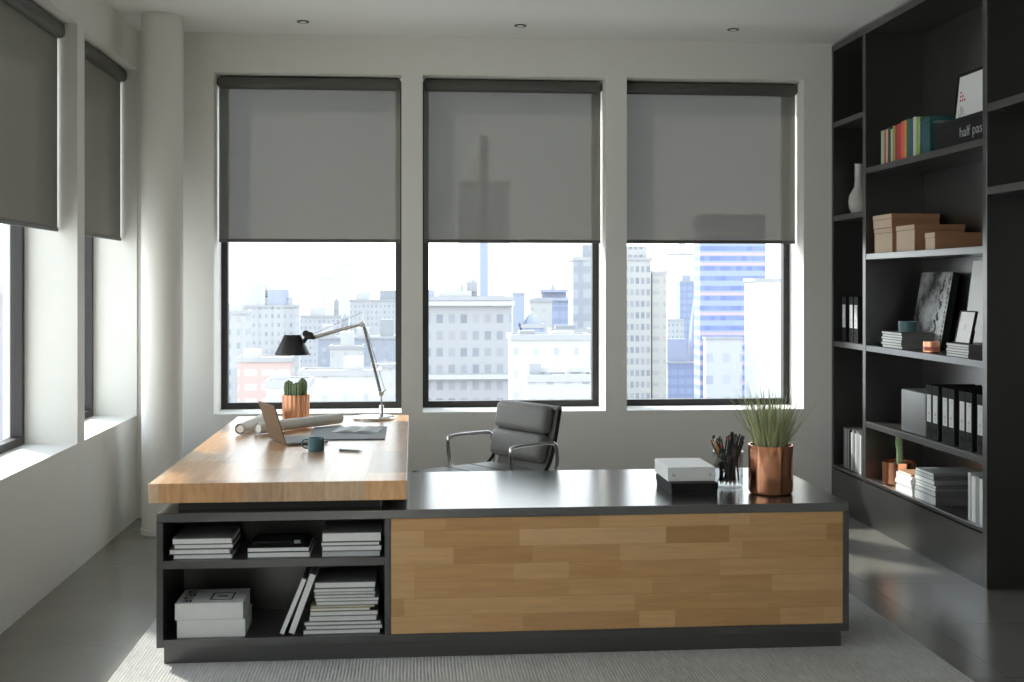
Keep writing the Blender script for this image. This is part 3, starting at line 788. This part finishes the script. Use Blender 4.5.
# local x: along the keyboard depth (away from the hinge), y: along the hinge
link('keyboard_deck', box(BM(), 0, .205, -.135, .135, .003, .013, .002), 'silver', lp)
R = Matrix.Rotation(math.radians(-17), 4, 'Y')
sc_ = link('screen_lid', box(BM(), -.006, 0, -.135, .135, .010, .205, .002, mat=R), 'alu_brown', lp)
link('display', box(BM(), .0002, .0008, -.125, .125, .022, .195, mat=R), 'black_plastic', sc_)
link('keys', box(BM(), .03, .12, -.115, .115, .013, .0138), 'cover_dark', lp)
bm = BM()
for q in ((.015, -.12), (.19, -.12), (.015, .12), (.19, .12)): lathe(bm, [(.006, 0), (.006, .003)], 12, q[0], q[1], True, True)
link('foot', bm, 'black_plastic', lp)

t = thing('mug', 'small teal cup beside the laptop', 'cup', (-.450, 5.562, zd))
link('body', lathe(BM(), [(.034, 0), (.038, .004), (.0395, .062), (.0365, .062), (.034, .007), (.001, .005)], 40), 'teal', t, smooth=True)
link('handle', tube(BM(), chaikin([(-.036, 0, .054), (-.062, 0, .054), (-.066, 0, .030), (-.055, 0, .014), (-.034, 0, .014)], 3), .0038, 8), 'teal', t, smooth=True)
tag(link('desk_mat', box(BM(), 0, .39, 0, .52, 0, .006, .002), 'mat_grey', loc=(-.53, 5.93, zd)), 'flat grey desk mat under the open magazine', 'desk mat')
t = thing('open_magazine', 'open pale magazine lying on the grey desk mat', 'magazine', (-.29, 6.28, zd + .0062), math.radians(-8))
for s_ in (-1, 1):
    bm = BM(); k = 10; vs = []
    for i in range(k + 1):
        u = i / k; z = .0025 + .012 * math.sin(PI * min(1, u * 1.15)) * (1 - u * .6)
        vs.append([bm.verts.new((s_ * u * .12, y, zz)) for y, zz in ((-.105, z), (.105, z), (.105, .0004), (-.105, .0004))])
    for a, b in zip(vs, vs[1:]):
        for q in range(4): bm.faces.new((a[q], a[(q + 1) % 4], b[(q + 1) % 4], b[q]))
    bm.faces.new(vs[0]); bm.faces.new(vs[-1])
    link('page', bm, 'paper_grey', t)
t = thing('pen', 'slim silver pen lying on the bare wood in front of the desk mat', 'pen', (-.342, 5.557, zd + .005), math.radians(-27))
link('barrel', tube(BM(), [(0, 0, 0), (.100, 0, 0)], .0048, 10), 'silver', t, smooth=True); link('nib', tube(BM(), [(.100, 0, 0), (.122, 0, 0)], [.0046, .001], 10), 'cover_dark', t, smooth=True)
link('clip', box(BM(), .004, .045, -.001, .001, .004, .0068), 'chrome', t)

# ------------------------------------------------------------------ office chair (local +y faces forward)
ch_ = thing('office_chair', 'grey black leather office chair with chrome loop arms behind the desk unit', 'chair', (.375, 6.22, Z0), math.radians(122.8))
def pad(x0, x1, y0, y1, z0, z1, mat=None, bev=.024):
    return box(BM(), x0, x1, y0, y1, z0, z1, bev, 5, mat)
SZ = .520 - Z0
st = link('seat', pad(-.235, .235, -.22, .32, SZ - .060, SZ), 'leather', ch_, smooth=True)
bm = BM()
for y in (-.06, .10): box(bm, -.225, .225, y - .003, y + .003, SZ - .003, SZ + .0015, .001)
link('seam', bm, 'cover_black', st)
RB = Matrix.Translation((0, -.215, .54 - Z0)) @ Matrix.Rotation(math.radians(12), 4, 'X')
bk = bpy.data.objects.new('backrest', None); C.objects.link(bk); bk.parent = ch_
link('upper_cushion', pad(-.215, .215, -.040, .045, .170, .322, RB, .034), 'leather', bk, smooth=True)
link('lower_cushion', pad(-.215, .215, -.040, .045, .020, .169, RB, .034), 'leather', bk, smooth=True)
bk_sl = link('sling', box(BM(), -.218, .218, -.050, -.038, -.03, .322, .004, 2, RB), 'leather', bk)
link('top_roll', tube(BM(), [RB @ Vector((-.226, -.050, .312)), RB @ Vector((.226, -.050, .312))], .018, 14), 'leather', bk, smooth=True)
for s_ in (-1, 1):
    link('side_frame', tube(BM(), chaikin([(s_ * .243, .25, SZ - .03), (s_ * .243, -.16, SZ - .035), (s_ * .243, -.235, SZ + .01)] + [tuple(RB @ Vector((s_ * .243, -.04, z))) for z in (.10, .31)], 3), .010, 10), 'cover_black', ch_, smooth=True)
for s_ in (-1, 1):
    link('arm', tube(BM(), chaikin([(s_ * .25, .03, SZ - .03), (s_ * .280, .03, SZ + .02), (s_ * .280, .045, .655 - Z0), (s_ * .280, .02, .672 - Z0), (s_ * .280, -.20, .674 - Z0), (s_ * .280, -.262, .668 - Z0), (s_ * .280, -.272, SZ + .02), (s_ * .25, -.24, SZ - .03)], 3), .0105, 12), 'chrome', ch_, smooth=True)
link('gas_column', lathe(BM(), [(.028, .10), (.028, .26), (.018, .262), (.018, SZ - .07), (.07, SZ - .068), (.07, SZ - .052)], 24, cap0=True, cap1=True), 'chrome', ch_, smooth=True)
for k in range(5):
    a = 2 * PI * k / 5 + .3; c_, s_ = math.cos(a), math.sin(a)
    lg = link('base_leg', tube(BM(), [(.02 * c_, .02 * s_, .115), (.30 * c_, .30 * s_, .075)], [.022, .014], 10), 'chrome', ch_, smooth=True)
    R = Matrix.Translation((.30 * c_, .30 * s_, .029)) @ Matrix.Rotation(a, 4, 'Z') @ Matrix.Rotation(PI / 2, 4, 'X')
    bm = lathe(BM(), [(.020, -.022), (.029, -.016), (.029, .016), (.020, .022)], 20, cap0=True, cap1=True, mat=R)
    box(bm, .30 * c_ - .006, .30 * c_ + .006, .30 * s_ - .006, .30 * s_ + .006, .03, .075)
    link('caster', bm, 'black_plastic', lg, smooth=True)

# ------------------------------------------------------------------ the city beyond the glass
ZG = -75
tag(link('street_ground', box(BM(), -1500, 1500, 60, 2600, ZG - 1, ZG), 'ground'), 'pale hazy ground far below between the buildings', 'ground')['kind'] = 'structure'
PALE, WARM, WHITE, BLUE, COOL = (.42, .42, .43), (.44, .42, .40), (.60, .60, .60), (.24, .28, .40), (.34, .37, .43)
def building(label, x0, x1, y, ztop, depth, mat, extras=(), name='building'):
    t = thing(name, label, 'building', (x0, y, ZG)); w = x1 - x0; h = ztop - ZG
    depth *= .45
    bm = box(BM(), 0, w, 0, depth, 0, h)
    link('walls', bm, mat, t)
    pw = w * .012 + .15
    bm = BM()
    for q in ((-pw, w + pw, -pw, pw), (-pw, w + pw, depth - pw, depth + pw), (-pw, pw, pw, depth - pw), (w - pw, w + pw, pw, depth - pw)):
        box(bm, q[0], q[1], q[2], q[3], h - .6, h + .25)
    link('parapet', bm, facade_plain(mat), t)
    for kind, a, b, zz, mm in extras:      # fractions of the width, extra height
        if kind == 'box': link('rooftop_house', box(BM(), w * a, w * b, 1.0, depth * .5, h, h + zz), mm, t)
        if kind == 'tank':
            r = w * (b - a) / 2
            link('water_tank', lathe(BM(), [(r, h + zz * .3), (r, h + zz * .8), (.1, h + zz)], 16, w * (a + b) / 2, 4), mm, t)
            link('tank_stand', box(BM(), w * a, w * b, 4 - r * .7, 4 + r * .7, h, h + zz * .3), mm, t)
        if kind == 'step': link('setback', box(BM(), w * a, w * b, 1.5, depth, h, h + zz), mat, t)
        if kind == 'spire': link('spire', lathe(BM(), [(w * (b - a) / 2, h), (w * (b - a) / 3, h + zz * .5), (.05, h + zz)], 8, w * (a + b) / 2, depth / 2), mm, t)
        if kind == 'eave': link('eave', box(BM(), w * a, w * b, -1.2, depth, h + zz, h + zz + .9), mm, t)
    return t
_pl = {}
def facade_plain(mat):
    if mat.name not in _pl: _pl[mat.name] = surf('parapet of ' + mat.name, (.34, .34, .35), .8, scale=.3)
    return _pl[mat.name]
fwin = facade('pale stone facade', (0.342, 0.342, 0.353), (0.185, 0.202, 0.235), 2.45, 3.4, (.2, .74), (.22, .74))
fwin2 = facade('fine pale facade', (0.386, 0.386, 0.392), (0.224, 0.246, 0.28), 2.2, 3.2, (.3, .7), (.3, .75))
fwin3 = facade('red brick facade', (0.47, 0.358, 0.33), (0.515, 0.482, 0.459), 3.0, 2.6, (.12, .82), (.35, .8))
fblue = facade('blue glass facade', (0.23, 0.262, 0.365), (0.269, 0.309, 0.428), 3.0, 3.6, (.1, .9), (.2, .8))
fgrey = facade('cool grey facade', (0.286, 0.301, 0.34), (0.349, 0.365, 0.398), 4.2, 4.0, (.35, .7), (.35, .7))
fwhite = facade('white rendered facade', (0.448, 0.448, 0.437), (0.302, 0.319, 0.347), 3.1, 3.4, (.38, .62), (.35, .68))
fbal = facade('balcony tower facade', (0.398, 0.389, 0.382), (0.19, 0.214, 0.239), 1.35, 2.85, (.18, .80), (.30, .82), vary=.25)
fbal2 = facade('balcony tower wing', (0.398, 0.389, 0.365), (0.301, 0.301, 0.293), 2.7, 2.85, (.2, .85), (.35, .7), vary=.3)
fstripe = facade('striped construction facade', (0.317, 0.365, 0.524), (0.159, 0.198, 0.398), 1.9, 3.5, (.0, 1.0), (.05, .52), band=((0.515, 0.37, 0.414), .60, .84, .6), vary=.2)
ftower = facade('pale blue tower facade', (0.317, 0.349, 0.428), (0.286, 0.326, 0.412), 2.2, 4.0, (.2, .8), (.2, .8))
flace = facade('scaffolded tower facade', (0.65, 0.672, 0.694), (0.403, 0.459, 0.56), 3.6, 5.0, (.3, .6), (.35, .6), vary=.5)  # haze put into the pale colour so the tower looks faint
hazew = surf('far haze tower', (0.492, 0.515, 0.531), .9, scale=.05)  # distance haze painted as an even pale colour
bluish = surf('blue roof slate', (0.302, 0.325, 0.403), .7, scale=.5)
palec = surf('pale render', (0.437, 0.437, 0.428), .8, scale=.4)
greyc = surf('grey roof plant', (0.286, 0.293, 0.309), .8, scale=.4)
B = building
B('pale apartment block with roof house beyond the window behind the lamp', -62.1, -42.6, 432, -6.4, 40, fwin2, [('step', .10, .88, 3.0, None), ('box', .12, .45, 9, palec), ('box', .5, .85, 6, bluish)])
B('lower pale block in front at the left edge of the lamp window view', -46.7, -40.0, 288, -5.2, 20, fwin2, [('box', .2, .8, 2, palec)])
B('red brick apartment block with pale balconies low in the lamp window view', -31.6, -22.1, 216, -12.0, 18, fwin3, [('box', .1, .4, 1.6, palec)])
B('plain white low block beside the red brick block', -17.6, -12.6, 144, -10.4, 14, fwhite, [('box', .1, .5, 1.2, palec)])
B('wide cool grey block low in the middle of the lamp window view', -32.4, -5.9, 408, -16.7, 30, fgrey, [('box', .05, .2, 4, palec), ('tank', .28, .38, 8, greyc), ('box', .5, .66, 3, palec), ('box', .8, .97, 6, greyc)])
B('pale block with rooftop tanks beyond the lamp shade', -54.3, -31.8, 576, -13.9, 30, fwin2, [('tank', .7, .82, 9, greyc), ('box', .2, .5, 4, palec)])
B('pale tapering block above the lamp elbow', -32.9, -4.8, 624, -6.9, 30, fwin2, [('box', .1, .35, 4, palec), ('box', .55, .95, 5, greyc), ('spire', .86, .92, 12, greyc)])
B('white building behind the cactus pot', -17.0, -5.2, 180, -11.8, 15, fwhite, [('box', .55, .8, 2.2, palec)])
B('small white stepped building beyond the lamp arm', -20.0, -12.3, 288, -13.7, 20, fwhite, [('step', .3, .7, 3.5, None)])
B('white low building beside the pier between the first windows', -8.3, -1.6, 240, -14.9, 15, fwhite)
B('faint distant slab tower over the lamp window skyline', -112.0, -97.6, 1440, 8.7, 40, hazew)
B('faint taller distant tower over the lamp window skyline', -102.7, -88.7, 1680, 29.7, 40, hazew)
B('broad classical stone building filling the left of the middle window view', 2.0, 20.1, 240, -1.3, 30, fwin, [('box', .18, .55, 1.4, palec), ('tank', .36, .46, 3.6, palec), ('tank', .50, .62, 4.0, greyc), ('box', .02, .13, 1.6, bluish), ('eave', -.03, 1.03, -1.6, palec), ('eave', -.02, 1.02, -16.5, palec)])
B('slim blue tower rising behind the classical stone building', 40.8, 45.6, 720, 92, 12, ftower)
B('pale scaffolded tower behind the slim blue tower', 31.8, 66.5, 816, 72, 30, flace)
B('pale plain low building right of the classical building', 15.1, 27.2, 180, -6.5, 16, fwhite, [('box', .1, .3, .8, greyc), ('box', .5, .8, .7, palec)])
B('lowest pale roof with umbrellas just above the chair back', 14.1, 22.5, 144, -9.9, 10, fwin2, [('tank', .1, .35, 1.2, palec), ('tank', .6, .9, 1.2, palec), ('box', .02, .2, 1.6, greyc)])
B('cream building with small square windows mid right of the middle window', 31.0, 36.9, 312, -2.8, 15, fwhite)
B('narrow blue grey chimney like building in the middle window', 36.6, 41.0, 432, -1.8, 20, ftower)
B('blue roofed pagoda like hall in the middle window view', 37.9, 48.7, 360, -3.2, 20, fblue, [('eave', -.12, 1.12, -.4, bluish), ('box', .15, .85, 2.2, bluish), ('eave', .08, .92, 2.2, bluish), ('spire', .35, .65, 5.4, bluish)])
B('gridded grey tower at the right edge of the middle window', 36.0, 42.6, 264, 7.4, 20, facade('gridded tower facade', (.26, .28, .31), (.34, .35, .38), 2.9, 3.6, (.2, .8), (.25, .8)), [('step', .35, .9, 3, None)])
B('small blue gabled house block left of centre in the middle window', 22.2, 26.9, 240, -6.9, 12, fblue, [('spire', .1, .9, 3, bluish)])
B('long grey low block right of centre in the middle window', 29.8, 38.4, 252, -8.4, 15, fgrey, [('box', .1, .6, 1.0, greyc)])
t = B('pale balcony tower at the left of the window nearest the bookcase', 49.7, 58.7, 288, 7.9, 20, fbal, [('step', .0, .9, 3, None)])
B('low wing of the pale balcony tower', 59.2, 62.7, 289, 4.5, 16, fbal2)
B('slim blue tower in the window nearest the bookcase', 142.9, 150.5, 624, 3.1, 18, fblue, [('box', .2, .8, 3, bluish)])
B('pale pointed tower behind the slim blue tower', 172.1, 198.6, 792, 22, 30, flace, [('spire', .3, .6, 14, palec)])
B('blue low block under the striped building', 99.6, 130.5, 456, -29.1, 20, fblue, [('box', .0, .25, 9, bluish), ('spire', .28, .5, 30, bluish)])
B('large blue and pink striped building under construction', 100.6, 124.1, 408, 25.8, 20, fstripe)
B('small white block in front of the striped building', 99.7, 112.3, 396, -16.9, 8, facade('white sign facade', (.46, .46, .47), (.30, .32, .37), 6.0, 7.5, (.3, .75), (.3, .7)))
B('plain white tower at the right edge of the window nearest the bookcase', 78.0, 92.4, 264, 2.6, 20, facade('bright white facade', (.62, .62, .61), (.50, .51, .54), 3.8, 3.6, (.3, .6), (.3, .7)))
B('pale small block between the balcony tower and slim blue tower', 131.1, 139.4, 600, -17.1, 15, fwin2)
# seen through the left wall windows
B('pale high block beyond the left wall window cut by the photo edge', -122, -92, 300, -1.5, 20, fwin2, [('box', .5, .8, 3, palec)])
B('long low pale block beyond the left wall windows', -180, -66, 330, -17, 20, fwhite)

# ------------------------------------------------------------------ daylight
w = bpy.data.worlds.new('bright hazy sky'); S.world = w; w.use_nodes = True
nt = w.node_tree; nt.nodes.clear()
out = nt.nodes.new('ShaderNodeOutputWorld'); bg = nt.nodes.new('ShaderNodeBackground')
tc = nt.nodes.new('ShaderNodeTexCoord'); sp = nt.nodes.new('ShaderNodeSeparateXYZ'); rp = nt.nodes.new('ShaderNodeValToRGB')
nt.links.new(tc.outputs['Generated'], sp.inputs[0]); nt.links.new(sp.outputs[2], rp.inputs[0]); 
vn = nt.nodes.new('ShaderNodeVectorMath'); vn.operation = 'DOT_PRODUCT'; vn.inputs[1].default_value = tuple(Vector((-.637, .771, .35)).normalized())
nt.links.new(tc.outputs['Generated'], vn.inputs[0])
p0 = nt.nodes.new('ShaderNodeMath'); p0.operation = 'MAXIMUM'; nt.links.new(vn.outputs['Value'], p0.inputs[0]); p0.inputs[1].default_value = 0
p1 = nt.nodes.new('ShaderNodeMath'); p1.operation = 'POWER'; nt.links.new(p0.outputs[0], p1.inputs[0]); p1.inputs[1].default_value = 14
p2 = nt.nodes.new('ShaderNodeMath'); p2.operation = 'MULTIPLY_ADD'; nt.links.new(p1.outputs[0], p2.inputs[0]); p2.inputs[1].default_value = 1.3; p2.inputs[2].default_value = 1.0
vs = nt.nodes.new('ShaderNodeVectorMath'); vs.operation = 'SCALE'; nt.links.new(rp.outputs[0], vs.inputs[0]); nt.links.new(p2.outputs[0], vs.inputs['Scale'])
nt.links.new(vs.outputs[0], bg.inputs[0]); nt.links.new(bg.outputs[0], out.inputs[0])
e = rp.color_ramp.elements
e[0].position = 0.0; e[0].color = (.97, .985, 1.0, 1); e[1].position = 1.0; e[1].color = (.62, .74, .95, 1)
m_ = e.new(.35); m_.color = (.86, .92, 1.0, 1)
bg.inputs[1].default_value = 2.3
sun = bpy.data.lights.new('sun', 'SUN'); sun.energy = 4.2; sun.angle = math.radians(2.5); sun.color = (1.0, .96, .90)
so = bpy.data.objects.new('sun', sun); C.objects.link(so)
d = Vector((.637, -.771, -.70)).normalized()
so.rotation_euler = d.to_track_quat('-Z', 'Y').to_euler()

# ------------------------------------------------------------------ camera
cam = bpy.data.cameras.new('camera'); co = bpy.data.objects.new('camera', cam); C.objects.link(co)
F_ = 1180.0
cam.sensor_width = 36; cam.sensor_fit = 'HORIZONTAL'; cam.lens = 36 * F_ / 1024
cam.shift_y = -(341 - 284) / 1024
cam.clip_end = 5000; cam.clip_start = .05
co.location = (0, 0, 1.5); co.rotation_euler = (PI / 2, 0, -math.atan((512 - 413) / F_))
S.camera = co
S.view_settings.view_transform = 'Standard'; S.view_settings.look = 'None'; S.view_settings.gamma = 1
S.view_settings.use_curve_mapping = False; S.view_settings.exposure = .72
S.cycles.use_denoising = True
S.cycles.max_bounces = 14; S.cycles.diffuse_bounces = 8; S.cycles.transparent_max_bounces = 24
S.cycles.sample_clamp_indirect = 6
